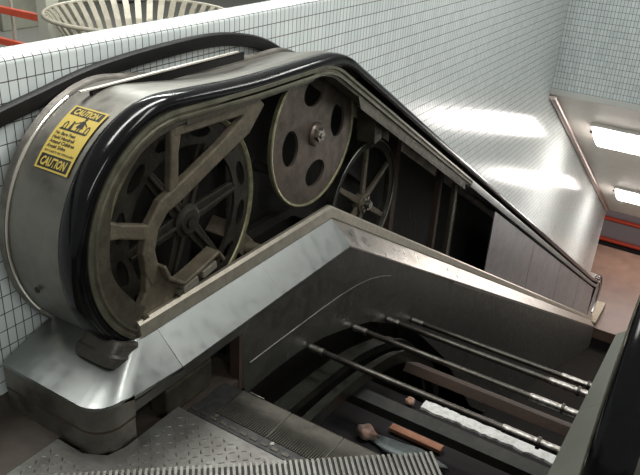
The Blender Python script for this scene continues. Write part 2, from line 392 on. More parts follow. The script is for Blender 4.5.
    if not left:
        for a, b in ((2.9, 3.9), (3.91, 5.05)): inner(a, b)
        pl = [(p[0] - p[2] * .08, p[1] - p[3] * .08) for p in loop(yb=2.37, a0=-40)[:60]]
        pl = [p for p in pl if p[0] <= 2.88]
        pl = pl + [(2.89, pl[-1][1]), (2.89, .27 - (2.89 - yB) * T30), (yB, .27), (1.5, .27)]
        bm = BM(); poly_x(bm, pl, mx(-1.468), mx(-1.476)); obj('inner_panel', bm, M['smooth'], root)
    # lower newel closing panel
    pl = [(p[0] - p[2] * .06, p[1] - p[3] * .06) for p in full[-34:]]
    bm = BM(); poly_x(bm, pl + [(12.1, LOW + .14), (11.46, LOW + .2)], mx(-1.468), mx(-1.476)); obj('inner_panel', bm, M['panel'], root)
    bm = BM(); box(bm, mx(-1.338), mx(-1.80), 11.80, 12.62, LOW, LOW + .16); obj('lower_plinth', bm, M['guide2'], root, bevel=.02)
    # boot where the handrail dives into the plinth
    bm = BM()
    a = rad(-49); cy, cz = CY - RN * cos(a), CZ + RN * sin(a)
    Mx = Matrix.Translation((mx(-1.503), cy - .012, cz + .006)) @ Matrix.Rotation(rad(-28), 4, 'X')
    outl = []
    for i in range(24):
        t = 2 * math.pi * i / 24; c_, s_ = cos(t), sin(t)
        outl.append((.080 * (abs(c_) ** .5) * (1 if c_ > 0 else -1), .066 * (abs(s_) ** .5) * (1 if s_ > 0 else -1)))
    rings = []
    for (s, z) in ((1.12, -.045), (1.12, -.012), (1.02, -.004), (.98, .022), (.90, .034), (.78, .036), (.72, .02)):
        rings.append([bm.verts.new(Mx @ Vector((x * s, y * s, z))) for x, y in outl])
    for q in range(len(rings) - 1):
        for j in range(24): bm.faces.new((rings[q][j], rings[q][(j + 1) % 24], rings[q + 1][(j + 1) % 24], rings[q + 1][j]))
    bm.faces.new(rings[0]); bm.faces.new(rings[-1][::-1])
    obj('handrail_boot', bm, M['boot'], root, smooth=True)
    return root, mx

left_root, mxl = balustrade('left')

# casting that stiffens the newel: ring flange with arms
fr = left_root
bm = BM()
bar(bm, [(1.248, .658), (1.34, .622), (1.462, .572)], [.070, .046, .050], -1.500, -1.470)
bar(bm, [(1.590, .88), (1.578, .80), (1.568, .650)], [.050, .034, .042], -1.500, -1.470)
obj('casting_arm', bm, M['cast'], fr, bevel=.006)
bm = BM(); oo, ii = [], []
for i in range(37):
    a = -52 + 142 * i / 36
    rin = .283 + .020 * sstep((a + 35) / 30) + .026 * sstep((a - 12) / 25)
    oo.append((CY - .362 * cos(rad(a)), CZ + .362 * sin(rad(a)))); ii.append((CY - rin * cos(rad(a)), CZ + rin * sin(rad(a))))
poly_parts = [[bm.verts.new((x, y, z)) for y, z in q] for q in (oo, ii) for x in (-1.462, -1.485)]
for i in range(36):
    A0, A1, B0, B1 = poly_parts
    bm.faces.new((A0[i], A0[i + 1], B0[i + 1], B0[i])); bm.faces.new((A1[i], B1[i], B1[i + 1], A1[i + 1]))
    bm.faces.new((A0[i], A1[i], A1[i + 1], A0[i + 1])); bm.faces.new((B0[i], B0[i + 1], B1[i + 1], B1[i]))
for i in (0, 36): bm.faces.new((poly_parts[0][i], poly_parts[1][i], poly_parts[3][i], poly_parts[2][i]))
obj('casting_ring', bm, M['guide'], fr, smooth=True)
bm = BM()
dg = [(2.005, .885), (1.93, .800), (1.80, .745), (1.70, .706), (1.60, .666), (1.52, .640), (1.468, .585), (1.446, .510), (1.456, .445), (1.475, .395)]
bar(bm, dg, [.090, .075, .058, .058, .060, .058, .054, .054, .056, .050], -1.500, -1.468)
bar(bm, [(1.575, .868), (1.75, .868), (1.985, .868)], [.030, .04, .055], -1.500, -1.4685)
obj('casting_hoop', bm, M['cast'], fr, bevel=.006)
bm = BM()
bar(bm, [(1.482, .455), (1.508, .398), (1.574, .350), (1.66, .368), (1.752, .394), (1.782, .352)], .013, -1.502, -1.440)
poly_x(bm, [(1.432, .44), (1.492, .44), (1.515, .388), (1.578, .350), (1.60, .330), (1.545, .296), (1.43, .264), (1.36, .246), (1.388, .321), (1.425, .375)], -1.500, -1.472)
obj('casting_foot', bm, M['cast'], fr, bevel=.004)
for k, (y, z) in enumerate(((1.618, .322), (1.716, .338))):
    bm = BM(); bar(bm, [(y - .036, z - .007), (y + .036, z + .007)], .030, -1.480, -1.452); obj('clamp_block', bm, M['mould'], fr, bevel=.004)
for y, z in ((1.562, .318), (1.40, .30)):
    bm = BM(); cylx(bm, -1.475, -1.450, y, z, .013, 6); obj('bolt', bm, M['guide2'], fr)
for y in (1.86, 1.91, 2.24):
    bm = BM(); cylx(bm, -1.462, -1.4555, y, CZ + RN - .083, .0055, 10); obj('screw', bm, M['dark'], fr)
# thicker backing plate on the level run of the guide
bm = BM(); poly_x(bm, [(1.62, .918), (2.335, .918), (2.335, .884), (1.62, .884)], -1.456, -1.4595); obj('guide_backing', bm, M['guide'], fr)
bm = BM(); poly_x(bm, [(2.70, .755), (4.25, -.14), (4.25, -.19), (2.73, .688)], -1.456, -1.4595); obj('guide_backing', bm, M['guide'], fr)
# corner highlight seam strip between plinth collar and bevel, loose edge tab
bm = BM(); cylx(bm, -1.545, -1.5, 1.157, .52, .001, 6); bm.free()
bm = BM(); a = rad(2); tube(bm, [(-1.655, CY - .4215 * cos(a) , .50), (-1.655, CY - .4215 * cos(a) - .005, .50)], .010, 12)
for v in bm.verts: v.co.z -= .06; v.co.y -= -.006
obj('cap_screw', bm, M['dark'], fr)

# bar lying along the deck: pale top on a black strip, black tip
bm = BM(); box(bm, -1.698, -1.684, 1.46, 2.20, .946, .978); obj('deck_rail', bm, M['rubber'], fr, bevel=.004)
bm = BM(); box(bm, -1.699, -1.685, 1.42, 2.17, .9782, .9845); obj('deck_rail_cap', bm, M['bead'], fr, bevel=.002)

# ------------------------------------------------------------------ caution sticker on the curved newel
AS0, AS1 = 35.6, 65.4
RS = RN - .0022
def wrap(u, v, lift):        # u across (0..1 -> x), v in metres up the arc
    a = rad(AS0) + v / RN
    r = RS + lift
    return Vector((-1.693 + u, CY - r * cos(a), CZ + r * sin(a)))
SW, SH = .136, rad(AS1 - AS0) * RN
def patch(bm, u0, u1, v0, v1, lift, n=10):
    g = [[bm.verts.new(wrap(u, v0 + (v1 - v0) * i / n, lift)) for u in (u0, u1)] for i in range(n + 1)]
    g2 = [[bm.verts.new(wrap(u, v0 + (v1 - v0) * i / n, lift - .0005)) for u in (u0, u1)] for i in range(n + 1)]
    for i in range(n):
        bm.faces.new((g[i][0], g[i][1], g[i + 1][1], g[i + 1][0])); bm.faces.new((g2[i][0], g2[i + 1][0], g2[i + 1][1], g2[i][1]))
        for s in (0, 1): bm.faces.new((g[i][s], g[i + 1][s], g2[i + 1][s], g2[i][s]))
    for i in (0, n): bm.faces.new((g[i][0], g[i][1], g2[i][1], g2[i][0]))
bm = BM(); patch(bm, 0, SW, 0, SH, .0006, 16)
stk = obj('warning_sticker', bm, M['yellow'], fr, label='yellow caution sticker with black lettering and a figure')
def flat_poly(bm, pts, lift=.0016):
    vs = [bm.verts.new(wrap(u, v, lift)) for u, v in pts]; bm.faces.new(vs)
def text_into(bm, s, size, u, v, lift, shear=0., bold=.0, wfit=None):
    cu = bpy.data.curves.new('t', 'FONT'); cu.body = s; cu.size = size; cu.offset = bold; cu.shear = shear; cu.align_x = 'LEFT'; cu.resolution_u = 2
    o = bpy.data.objects.new('t', cu); COL.objects.link(o)
    bpy.context.view_layer.update()
    me = bpy.data.meshes.new_from_object(o.evaluated_get(bpy.context.evaluated_depsgraph_get()))
    bpy.data.objects.remove(o); bpy.data.curves.remove(cu)
    w = max(vv.co.x for vv in me.vertices); k = (wfit / w) if wfit else 1
    n0 = len(bm.verts); bm.from_mesh(me); bpy.data.meshes.remove(me); bm.verts.ensure_lookup_table()
    for vv in bm.verts[n0:]: vv.co = wrap(u + vv.co.x * k, v + vv.co.y, lift)
bm = BM(); patch(bm, .008, SW - .008, SH - .038, SH - .006, .0010, 4); obj('caution_panel', bm, M['ink'], stk)
bm = BM(); patch(bm, .008, SW - .008, .006, .046, .0010, 4); obj('caution_panel', bm, M['ink'], stk)
bm = BM(); text_into(bm, 'CAUTION', .031, .017, SH - .033, .0017, .2, .0012, SW - .036); obj('caution_lettering', bm, M['yellow'], stk)
bm = BM(); text_into(bm, 'CAUTION', .037, .015, .0125, .0017, .2, .0013, SW - .032); obj('caution_lettering', bm, M['yellow'], stk)
bm = BM()
for i, (s, w) in enumerate((('No Bare Feet', .082), ('Hold Handrail', .088), ('Attend Children', .100), ('Avoid Sides', .075))):
    text_into(bm, s, .0155, .010, SH - .1115 - i * .0150, .0014, 0, .0004, w)
text_into(bm, 'NO CARTS OR STROLLERS', .0085, .010, .0535, .0014, 0, .0002, .118)
obj('instruction_lettering', bm, M['ink'], stk)
bm = BM()   # adult with child between two rails standing on a step
vb = SH - .094
flat_poly(bm, [(.012, vb), (SW - .018, vb), (SW - .012, vb + .006), (.018, vb + .006)])
def dot(u, v, r): flat_poly(bm, [(u + r * cos(t * math.pi / 5), v + r * sin(t * math.pi / 5)) for t in range(10)])
dot(.083, vb + .0515, .0052); dot(.050, vb + .033, .0040)
flat_poly(bm, [(.078, vb + .0455), (.087, vb + .0455), (.094, vb + .018), (.067, vb + .018)])
flat_poly(bm, [(.074, vb + .018), (.079, vb + .018), (.078, vb + .006), (.074, vb + .006)])
flat_poly(bm, [(.084, vb + .018), (.089, vb + .018), (.088, vb + .006), (.084, vb + .006)])
flat_poly(bm, [(.079, vb + .044), (.078, vb + .040), (.056, vb + .026), (.055, vb + .029)])
flat_poly(bm, [(.086, vb + .044), (.104, vb + .030), (.102, vb + .027), (.088, vb + .037)])
flat_poly(bm, [(.047, vb + .0285), (.0535, vb + .0285), (.057, vb + .006), (.044, vb + .006)])
for u in (.020, .106):
    o1 = [(u, vb + .006), (u, vb + .022), (u + .005, vb + .031), (u + .011, vb + .031), (u + .015, vb + .024), (u + .015, vb + .006)]
    i1 = [(u + .0035, vb + .006), (u + .0035, vb + .021), (u + .0065, vb + .0275), (u + .0095, vb + .0275), (u + .0115, vb + .023), (u + .0115, vb + .006)]
    for i in range(5): flat_poly(bm, [o1[i], o1[i + 1], i1[i + 1], i1[i]])
obj('pictogram', bm, M['ink'], stk)

# ------------------------------------------------------------------ wheels in the open newel
def ring_face(bm, cy, cz, outer, holes, x0, x1):
    """disc with holes, thickness x0..x1; outer and holes are lists of (y, z)"""
    ed = []
    for lp in [outer] + holes:
        vs = [bm.verts.new((x1, y, z)) for y, z in lp]
        ed += [bm.edges.new((vs[i], vs[(i + 1) % len(vs)])) for i in range(len(vs))]
    bmesh.ops.triangle_fill(bm, use_beauty=True, edges=ed)
    r = bmesh.ops.extrude_face_region(bm, geom=bm.faces[:])
    for v in [g for g in r['geom'] if isinstance(g, bmesh.types.BMVert)]: v.co.x = x0
def circ(cy, cz, r, n=48, ry=None, rot=0.):
    ry = ry or r; P = []
    for i in range(n):
        a = 2 * math.pi * i / n; p, q = r * cos(a), ry * sin(a)
        P.append((cy + p * cos(rot) - q * sin(rot), cz + p * sin(rot) + q * cos(rot)))
    return P

# big drive wheel behind the newel casting
cy, cz, R = 1.748, .476, .384
w = empty('handrail_drive_wheel', 'large spoked handrail drive wheel with slotted rim behind the newel casting', 'wheel', (-1.60, cy, cz - R))
slots = []
for k in range(12):
    a = rad(15 + 30 * k); slots.append(circ(cy + (.318) * cos(a), cz + .318 * sin(a), .022, 14, .055, a))
bm = BM(); ring_face(bm, cy, cz, circ(cy, cz, .362, 72), [circ(cy, cz, .272, 60)] + slots, -1.60, -1.588); obj('rim_web', bm, M['wheel'], w)
bm = BM(); lathe_x(bm, [(-.012, .358), (-.012, .384), (.012, .384), (.015, .378), (.012, .366), (.0, .358)], -1.595, cy, cz, 96); obj('rim', bm, M['rim'], w, smooth=True)
for k in range(6):
    a = rad(8 + 60 * k); bm = BM(); bar(bm, [(cy + .05 * cos(a), cz + .05 * sin(a)), (cy + .280 * cos(a), cz + .280 * sin(a))], [.065, .045], -1.612, -1.592)
    bar(bm, [(cy + .05 * cos(a), cz + .05 * sin(a)), (cy + .278 * cos(a), cz + .278 * sin(a))], [.014, .012], -1.592, -1.578)
    obj('spoke', bm, M['wheel'], w, bevel=.004)
bm = BM(); lathe_x(bm, [(-.03, 0.001), (-.03, .062), (.016, .062), (.020, .050), (.030, .044), (.030, .001)], -1.595, cy, cz, 40); obj('hub', bm, M['wheel'], w, smooth=True)
bm = BM(); cylx(bm, -1.735, -1.556, cy, cz, .022); obj('axle', bm, M['rod'], w, smooth=True)

# perforated sheave
cy, cz, R = 2.542, .596, .325
w = empty('perforated_sheave', 'big disc wheel with four oval holes and centre bolt under the handrail bend', 'wheel', (-1.57, cy, cz - R))
hol = []
for k in range(4):
    a = rad(96 + 90 * k); hol.append(circ(cy + .185 * cos(a), cz + .185 * sin(a), .058, 28, .078, a))
bm = BM(); ring_face(bm, cy, cz, circ(cy, cz, .311, 96), hol, -1.578, -1.566); obj('disc', bm, M['disc'], w)
bm = BM(); lathe_x(bm, [(-.008, .308), (-.008, .325), (.008, .325), (.012, .320), (.010, .312), (.0, .308)], -1.572, cy, cz, 96); obj('rim', bm, M['rim'], w, smooth=True)
bm = BM(); lathe_x(bm, [(-.03, .001), (-.03, .05), (.010, .052), (.018, .046), (.018, .001)], -1.566, cy, cz, 36); obj('hub', bm, M['disc'], w, smooth=True)
bm = BM(); cylx(bm, -1.735, -1.545, cy, cz, .024); obj('axle', bm, M['shiny'], w, smooth=True)
bm = BM(); cylx(bm, -1.545, -1.532, cy, cz, .030, 6); cylx(bm, -1.532, -1.524, cy, cz, .013, 12); obj('axle_nut', bm, M['shiny'], w)
for k in range(4):
    a = rad(37 + 90 * k); bm = BM(); cylx(bm, -1.551, -1.543, cy + .036 * cos(a), cz + .036 * sin(a), .006, 6); obj('bolt', bm, M['shiny'], w)

# third, thin rimmed wheel deeper in
cy, cz, R = 3.205, .02, .355
w = empty('thin_rimmed_wheel', 'spoked wheel with a thin shiny rim, farthest from the newel', 'wheel', (-1.66, cy, cz - R))
bm = BM(); lathe_x(bm, [(-.02, R - .012), (-.02, R), (.02, R), (.022, R - .006), (.018, R - .012)], -1.66, cy, cz, 96); obj('rim', bm, M['chrome'], w, smooth=True)
bm = BM(); lathe_x(bm, [(-.01, R - .05), (-.01, R - .01), (.01, R - .01), (.01, R - .05)], -1.66, cy, cz, 72); obj('rim_web', bm, M['wheel'], w, smooth=True)
for k in range(6):
    a = rad(28 + 60 * k); bm = BM(); bar(bm, [(cy + .03 * cos(a), cz + .03 * sin(a)), (cy + (R - .03) * cos(a), cz + (R - .03) * sin(a))], [.04, .024], -1.668, -1.65); obj('spoke', bm, M['cast'], w, bevel=.003)
bm = BM(); lathe_x(bm, [(-.02, .001), (-.02, .058), (.02, .055), (.03, .04), (.03, .001)], -1.66, cy, cz, 32); obj('hub', bm, M['cast'], w, smooth=True)
for k in range(6):
    a = rad(60 * k); bm = BM(); cylx(bm, -1.642, -1.624, cy + .038 * cos(a), cz + .038 * sin(a), .011, 6); obj('bolt', bm, M['shiny'], w)
bm = BM(); cylx(bm, -1.735, -1.60, cy, cz, .020, 16); obj('axle', bm, M['shiny'], w, smooth=True)

# frame members of the machine space behind the wheels
t = left_root
def member(pts, wd, x0, x1, m, name='frame_post'):
    bm = BM(); bar(bm, pts, wd, x0, x1); obj(name, bm, m, t, bevel=.003)
member([(2.12, .90), (2.12, -.35)], .05, -1.735, -1.69, M['dark'])
member([(3.62, .35), (3.62, -1.0)], .055, -1.72, -1.66, M['rust'])
member([(4.20, .0), (4.20, -1.3)], .045, -1.64, -1.60, M['rust'])
member([(4.42, -.1), (4.42, -1.4)], .05, -1.60, -1.57, M['guide'])
member([(4.70, -.3), (4.70, -1.5)], .05, -1.70, -1.66, M['rust'])
member([(3.0, .62), (3.02, .45)], .075, -1.60, -1.50, M['guide'], 'bracket')
member([(2.93, .36), (3.32, .08)], .03, -1.735, -1.70, M['dark'], 'brace')
member([(2.0, .34), (2.13, .20), (2.22, .10)], [.07, .085, .06], -1.70, -1.60, M['cast'], 'bracket')
member([(2.02, .18), (2.60, .18), (5.0, -1.20)], .05, -1.73, -1.69, M['dark'], 'rail_beam')
bm = BM(); cylx(bm, -1.62, -1.54, 2.13, .20, .035); cylx(bm, -1.54, -1.53, 2.13, .20, .018, 6); obj('roller', bm, M['cast'], t, smooth=True)
bm = BM(); cylx(bm, -1.69, -1.58, 2.28, .50, .022); obj('roller', bm, M['dark'], t, smooth=True)

# right balustrade
balustrade('right')

# ------------------------------------------------------------------ loose handrail belt between newel and wall
pth = [(.35, .55), (.55, .68), (.75, .785), (.95, .86), (1.20, .918), (1.37, .950), (1.565, .985), (1.78, 1.003), (2.04, 1.010), (2.20, 1.004), (2.33, .985), (2.45, .955), (2.56, .91), (2.68, .845), (2.85, .75), (3.1, .605), (3.6, .31), (4.3, -.09)]
def smooth_path(P, n=6):
    Q = []
    for i in range(len(P) - 1):
        p0, p1, p2, p3 = (Vector(P[max(i - 1, 0)]), Vector(P[i]), Vector(P[i + 1]), Vector(P[min(i + 2, len(P) - 1)]))
        for k in range(n):
            t_ = k / n
            Q.append(.5 * ((2 * p1) + (p2 - p0) * t_ + (2 * p0 - 5 * p1 + 4 * p2 - p3) * t_ * t_ + (3 * p1 - p0 - 3 * p2 + p3) * t_ ** 3))
    Q.append(Vector(P[-1])); return Q
Q = smooth_path(pth)
path = []
for i, p in enumerate(Q):
    d = (Q[min(i + 1, len(Q) - 1)] - Q[max(i - 1, 0)]).normalized(); path.append((p.x, p.y, -d.y, d.x))
bm = BM(); sweep(bm, [(x - .018, r_) for x, r_ in [(-1.775, -.022), (-1.771, 0), (-1.775, .020), (-1.785, .026), (-1.803, .024), (-1.808, .015), (-1.808, -.016), (-1.803, -.024), (-1.785, -.026)]], path, lambda x: x)
tag(obj('handrail_belt', bm, M['belt'], None, smooth=True), 'loose black handrail belt arching between the newel and the tiled wall', 'handrail belt')

# ------------------------------------------------------------------ structure: walls, floors, ceilings
WX = -1.835
def rounded_wall(x0, x1, prof_yz, top_pts):
    pass
def wall(name, xa, xb, y0, m, sgn):
    # section across x: rounded top edges; long profile in y-z below
    bm = BM()
    r = .028
    def top(y): return 1.10
    sec = []
    for i in range(7):
        a = rad(90 * i / 6); sec.append((xa - sgn * (r - r * cos(a)), -r + r * sin(a)))
    for i in range(7):
        a = rad(90 - 90 * i / 6); sec.append((xb + sgn * (r - r * cos(a)), -r + r * sin(a)))
    ys = [y0, 7.9]
    R = [[bm.verts.new((x, y, 1.083 + z)) for x, z in [(xa, -7.6)] + sec + [(xb, -7.6)]] for y in ys]
    n = len(R[0])
    for j in range(n): bm.faces.new((R[0][j], R[0][(j + 1) % n], R[1][(j + 1) % n], R[1][j]))
    bm.faces.new(R[0]); bm.faces.new(R[1][::-1])
    box(bm, xa, xb, 7.9, 13.35, -6.5, .2)
    return struct(name, bm, m, smooth=True)
wl = wall('wall_left', WX, WX - .115, -.6, M['tileY'], 1)
tag(wl, 'low white tiled parapet wall running down beside the escalator', 'wall', kind='structure')
wr = wall('wall_right', .272, .387, 1.2, M['tileY'], -1)
tag(wr, 'tiled parapet wall on the right side of the escalator', 'wall', kind='structure')
HY, HZ = 7.48, -.235
bm = BM(); box(bm, WX, .272, HY, HY + .3, HZ, 1.1); tag(struct('wall_header', bm, M['tileX']), 'grey tiled header wall above the sloping soffit', 'wall')
bm = BM(); box(bm, WX, .272, HY - .004, HY + .3, HZ - .055, HZ); tag(struct('trim_1', bm, M['stone']), 'pale lintel course under the tiled header', 'trim')
# sloped soffit and lower ceiling
z0 = HZ - .055; y1 = 13.25; z1 = z0 - (y1 - HY) * T30
bm = BM(); poly_x(bm, [(HY, z0), (y1, z1), (y1, z1 + .2), (HY + .3, z0 + .05)], WX, .272); tag(struct('ceiling', bm, M['ceil']), 'sloping painted soffit with two fluorescent lamps', 'ceiling')
bm = BM(); box(bm, -6, 3, y1, 20, z1, z1 + .2); tag(struct('ceiling_lower', bm, M['ceil2']), 'flat ceiling above the lower platform', 'ceiling')
bm = BM(); tube(bm, [(WX + .035, HY + .02, z0 - .03), (WX + .035, 13.2, z0 - .03 - (13.2 - HY - .02) * T30)], .035, 16)
tag(struct('trim_2', bm, M['trim'], smooth=True), 'round metal edge tube between tiled wall and soffit', 'trim')
# floors
bm = BM(); box(bm, -1.835, -1.528, -1.2, 1.9, -.1, 0); box(bm, -1.528, 1.5, -1.2, .25, -.1, 0); box(bm, .272, 1.5, .25, 1.2, -.1, 0)
tag(struct('floor', bm, M['fdark']), 'dirty dark floor around the escalator landing', 'floor')
bm = BM(); box(bm, -14, WX - .115, -3, 16, -.1, 0); tag(struct('floor_upper', bm, M['fup']), 'grey station floor behind the tiled parapet', 'floor')
bm = BM(); box(bm, -5, 3, 11.9, 15.4, LOW - .2, LOW); tag(struct('floor_lower', bm, M['flow']), 'brown platform floor at the bottom of the escalator', 'floor')
bm = BM(); box(bm, -7, 4, 15.4, 20, LOW - 2.9, LOW - 2.7); tag(struct('floor_track_bed', bm, M['black']), 'dark track bed beyond the platform', 'floor')
bm = BM(); box(bm, -7, 4, 19, 19.2, LOW - 2.8, z1); tag(struct('wall_back', bm, M['ceil2']), 'grey wall across the tracks with red pipes', 'wall')
# escalator pit shell
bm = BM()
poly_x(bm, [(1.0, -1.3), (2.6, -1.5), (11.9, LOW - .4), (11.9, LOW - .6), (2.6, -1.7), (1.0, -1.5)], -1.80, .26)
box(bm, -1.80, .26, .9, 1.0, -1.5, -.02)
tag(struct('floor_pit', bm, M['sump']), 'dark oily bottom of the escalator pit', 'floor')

bm = BM(); box(bm, -7, 4, 18.86, 19.0, LOW - 2.7, LOW - 1.46); tag(struct('trim_3', bm, M['black']), 'black dado below the red pipes on the far wall', 'trim')
# red pipes on the far wall
def pipe(z):
    bm = BM(); tube(bm, [(-6, 18.93, z), (3, 18.93, z)], .055, 12); return bm
tag(obj('red_pipe', pipe(-6.10), M['red'], None, True), 'upper of two red pipes on the wall across the tracks', 'pipe', 'red pipes across the tracks')
tag(obj('red_pipe', pipe(-6.69), M['red'], None, True), 'lower of two red pipes on the wall across the tracks', 'pipe', 'red pipes across the tracks')

# soffit lamps
def slope_mx(yc, xc):
    return Matrix.Translation((xc, yc, z0 - (yc - HY) * T30)) @ Matrix.Rotation(rad(-30), 4, 'X')
def lamp(yc, label, L=1.5, W=.85):
    mxx = slope_mx(yc, -1.50 + L / 2)
    root = empty('fluorescent_lamp', label, 'lamp', mxx @ Vector((0, 0, -.04)), 'fluorescent lamps on the soffit')
    bm = BM(); box(bm, -L / 2, L / 2, -W / 2, W / 2, -.04, -.001, mxx); obj('housing', bm, M['housing'], root, bevel=.006)
    bm = BM()
    n = 10; rows = []
    for i in range(n + 1):
        a = math.pi * i / n; rows.append((-(W / 2 - .03) * cos(a), -.0405 - .06 * sin(a)))
    A = [bm.verts.new(mxx @ Vector((-L / 2 + .03, y, z))) for y, z in rows]; B_ = [bm.verts.new(mxx @ Vector((L / 2 - .03, y, z))) for y, z in rows]
    for i in range(n): bm.faces.new((A[i], A[i + 1], B_[i + 1], B_[i]))
    bm.faces.new(A); bm.faces.new(B_[::-1]); bm.faces.new((A[0], B_[0], B_[-1], A[-1]))
    obj('diffuser', bm, M['lamp'], root, smooth=True)
    bm = BM(); box(bm, -L / 2 - .05, -L / 2, -.04, .0, -.02, -.001, mxx); obj('end_clip', bm, M['dark'], root)
lamp(8.52, 'upper fluorescent lamp across the soffit, nearest the tiled header')
lamp(11.45, 'lower fluorescent lamp across the soffit, nearest the platform')

# ------------------------------------------------------------------ landing: plate, comb, lifted step
PX0, PX1 = -1.336, -.207
pl = empty('landing_plate', 'diamond tread metal landing plate in front of the comb', 'floor plate', (-.77, .8, -.02))
bm = BM(); poly_z(bm, [(-1.527, .262), (PX1, .262), (PX1, 1.405), (-1.334, 1.405), (-1.334, 1.17), (-1.352, 1.115), (-1.42, 1.078), (-1.527, 1.078)], -.02, 0)
obj('plate', bm, M['plate'], pl)
bm = BM()
for i in range(48):
    for j in range(42):
        x = -1.50 + i * .026; y = .30 + j * .026
        if x > -.25 or y > 1.39 or (x < -1.30 and y > 1.05): continue
        a = rad(45 if (i + j) % 2 else -45); l, ww = .0105, .0032
        c, s = cos(a), sin(a)
        P = [(-l, 0), (0, -ww), (l, 0), (0, ww)]
        vs = [bm.verts.new((x + p * c - q * s, y + p * s + q * c, .0002)) for p, q in P]
        t1 = [bm.verts.new((x + p * .5 * c, y + p * .5 * s, .0022)) for p in (-l, l)]
        for f in ((vs[0], vs[1], t1[0]), (vs[1], vs[2], t1[1]), (vs[1], t1[1], t1[0]), (vs[2], vs[3], t1[1]), (vs[3], vs[0], t1[0]), (vs[3], t1[0], t1[1])): bm.faces.new(f)
obj('tread_pattern', bm, M['plate'], pl)
cb = empty('comb_plate', 'ribbed metal comb plate at the edge of the open pit', 'comb plate', (-.77, 1.5, -.03))
bm = BM(); box(bm, -1.30, PX1, 1.407, 1.452, -.03, .001); obj('carrier', bm, M['combd'], cb)
bm = BM()
for k in range(27):
    x = -1.28 + k * .04
    box(bm, x - .012, x + .012, 1.42, 1.432, .001, .0035)
obj('carrier_slots', bm, M['comb'], cb)
for k in range(5):
    bm = BM(); tube(bm, [(-1.2 + .22 * k, 1.441, .0), (-1.2 + .22 * k, 1.441, .004)], .007, 12); obj('screw', bm, M['shiny'], cb)
for s in range(5):
    xa = -1.215 + s * .2005; xb = xa + .199
    bm = BM(); box(bm, xa, xb, 1.454, 1.60, -.028, -.004)
    k = xa + .004
    while k < xb - .003:
        v = box(bm, k - .0022, k + .0022, 1.454, 1.606, -.006, .003)
        for q in v:
            if q.co.y > 1.6 and q.co.z > 0: q.co.z = -.010
        k += .0085
    obj('comb_segment', bm, M['comb'], cb)
bm = BM(); box(bm, -1.298, -1.217, 1.454, 1.60, -.028, -.004); obj('end_plate', bm, M['combd'], cb)
bm = BM(); box(bm, -1.19, -1.13, 1.602, 1.607, -.03, -.001); obj('bright_edge', bm, M['shiny'], cb)

# escalator step standing on the landing
A = Vector((-.452, 1.389, .300)); e = Vector((-.762, -.648, 0)); p = Vector((.648, -.762, 0)); tilt = rad(4)
px_ = (p * cos(tilt) + Vector((0, 0, 1)) * sin(tilt)); up = e.cross(px_).normalized()
if up.z < 0: up = -up
SM = Matrix(((e.x, px_.x, up.x, A.x), (e.y, px_.y, up.y, A.y), (e.z, px_.z, up.z, A.z), (0, 0, 0, 1)))
st = empty('escalator_step', 'removed escalator step with ribbed metal tread resting on the landing', 'escalator step', (A.x + e.x * .4, A.y + e.y * .4, 0))
SWd, SD = .92, .38
bm = BM(); box(bm, 0, SWd, 0, SD, -.03, -.010, SM); obj('tread_base', bm, M['treadd'], st)
bm = BM(); k = .005
while k < SWd - .004:
    box(bm, k - .0034, k + .0034, 0, SD, -.012, 0, SM); k += .0138
obj('tread_ribs', bm, M['tread'], st)
bm = BM()
for i in range(10):
    a0_, a1_ = rad(9 * i), rad(9 * i + 9)
    R_ = .26
    P = [(R_ * (1 - cos(a_)) * .25, -.03 - R_ * sin(a_)) for a_ in (a0_, a1_)]
    box(bm, .01, SWd - .01, P[0][0], P[0][0] + .012, P[1][1], P[0][1], SM)
obj('riser', bm, M['treadd'], st)
for s in (.02, SWd - .04):
    bm = BM()
    pts = [(.005, -.031), (SD - .01, -.031), (SD - .03, -.07), (.12, -.262), (.075, -.262)]
    a_ = [bm.verts.new(SM @ Vector((s, y, z))) for y, z in pts]; b_ = [bm.verts.new(SM @ Vector((s + .02, y, z))) for y, z in pts]
    bm.faces.new(a_); bm.faces.new(b_[::-1])
    for i in range(5): bm.faces.new((a_[i], b_[i], b_[(i + 1) % 5], a_[(i + 1) % 5]))
    obj('side_frame', bm, M['tread'], st)
for s in (.005, SWd - .035):
    bm = BM(); tube(bm, [SM @ Vector((s, SD - .05, -.10)), SM @ Vector((s + .03, SD - .05, -.10))], .038, 20); obj('roller', bm, M['rubber'], st, smooth=True)
bm = BM(); box(bm, .05, SWd - .05, .08, .11, -.298, -.262, SM); obj('foot_bar', bm, M['tread'], st)

# ------------------------------------------------------------------ pit: axles, tracks, beams, debris
def copy_tree(o, par=None):
    c = o.copy(); COL.objects.link(c)
    if par: c.parent = par
    for ch in list(o.children): copy_tree(ch, c)
    return c
ax = empty('step_axle', '', 'axle', (-.77, 2.215, -.235), 'bare step axles across the pit')
X0, X1 = -1.336, -.208
bm = BM(); tube(bm, [(X0, 2.215, -.22), (X1, 2.215, -.22)], .0135, 14); obj('rod', bm, M['rod'], ax, smooth=True)
bm = BM(); tube(bm, [(X0 + .01, 2.215, -.22), (X0 + .075, 2.215, -.22)], .0165, 14); obj('sleeve', bm, M['shiny'], ax, smooth=True, label='bright sleeve')
bm = BM(); tube(bm, [(-.47, 2.215, -.22), (-.34, 2.215, -.22)], .0165, 14); obj('sleeve', bm, M['shiny'], ax, smooth=True, label='bright sleeve')
bm = BM(); tube(bm, [(-.325, 2.215, -.22), (-.23, 2.215, -.22)], .0175, 14); obj('sleeve', bm, M['shiny'], ax, smooth=True, label='bright sleeve')
bm = BM(); tube(bm, [(-.338, 2.215, -.22), (-.326, 2.215, -.22)], .024, 14); obj('collar', bm, M['rod'], ax, smooth=True)
ax['label'] = 'bare greasy step axle nearest the comb plate'
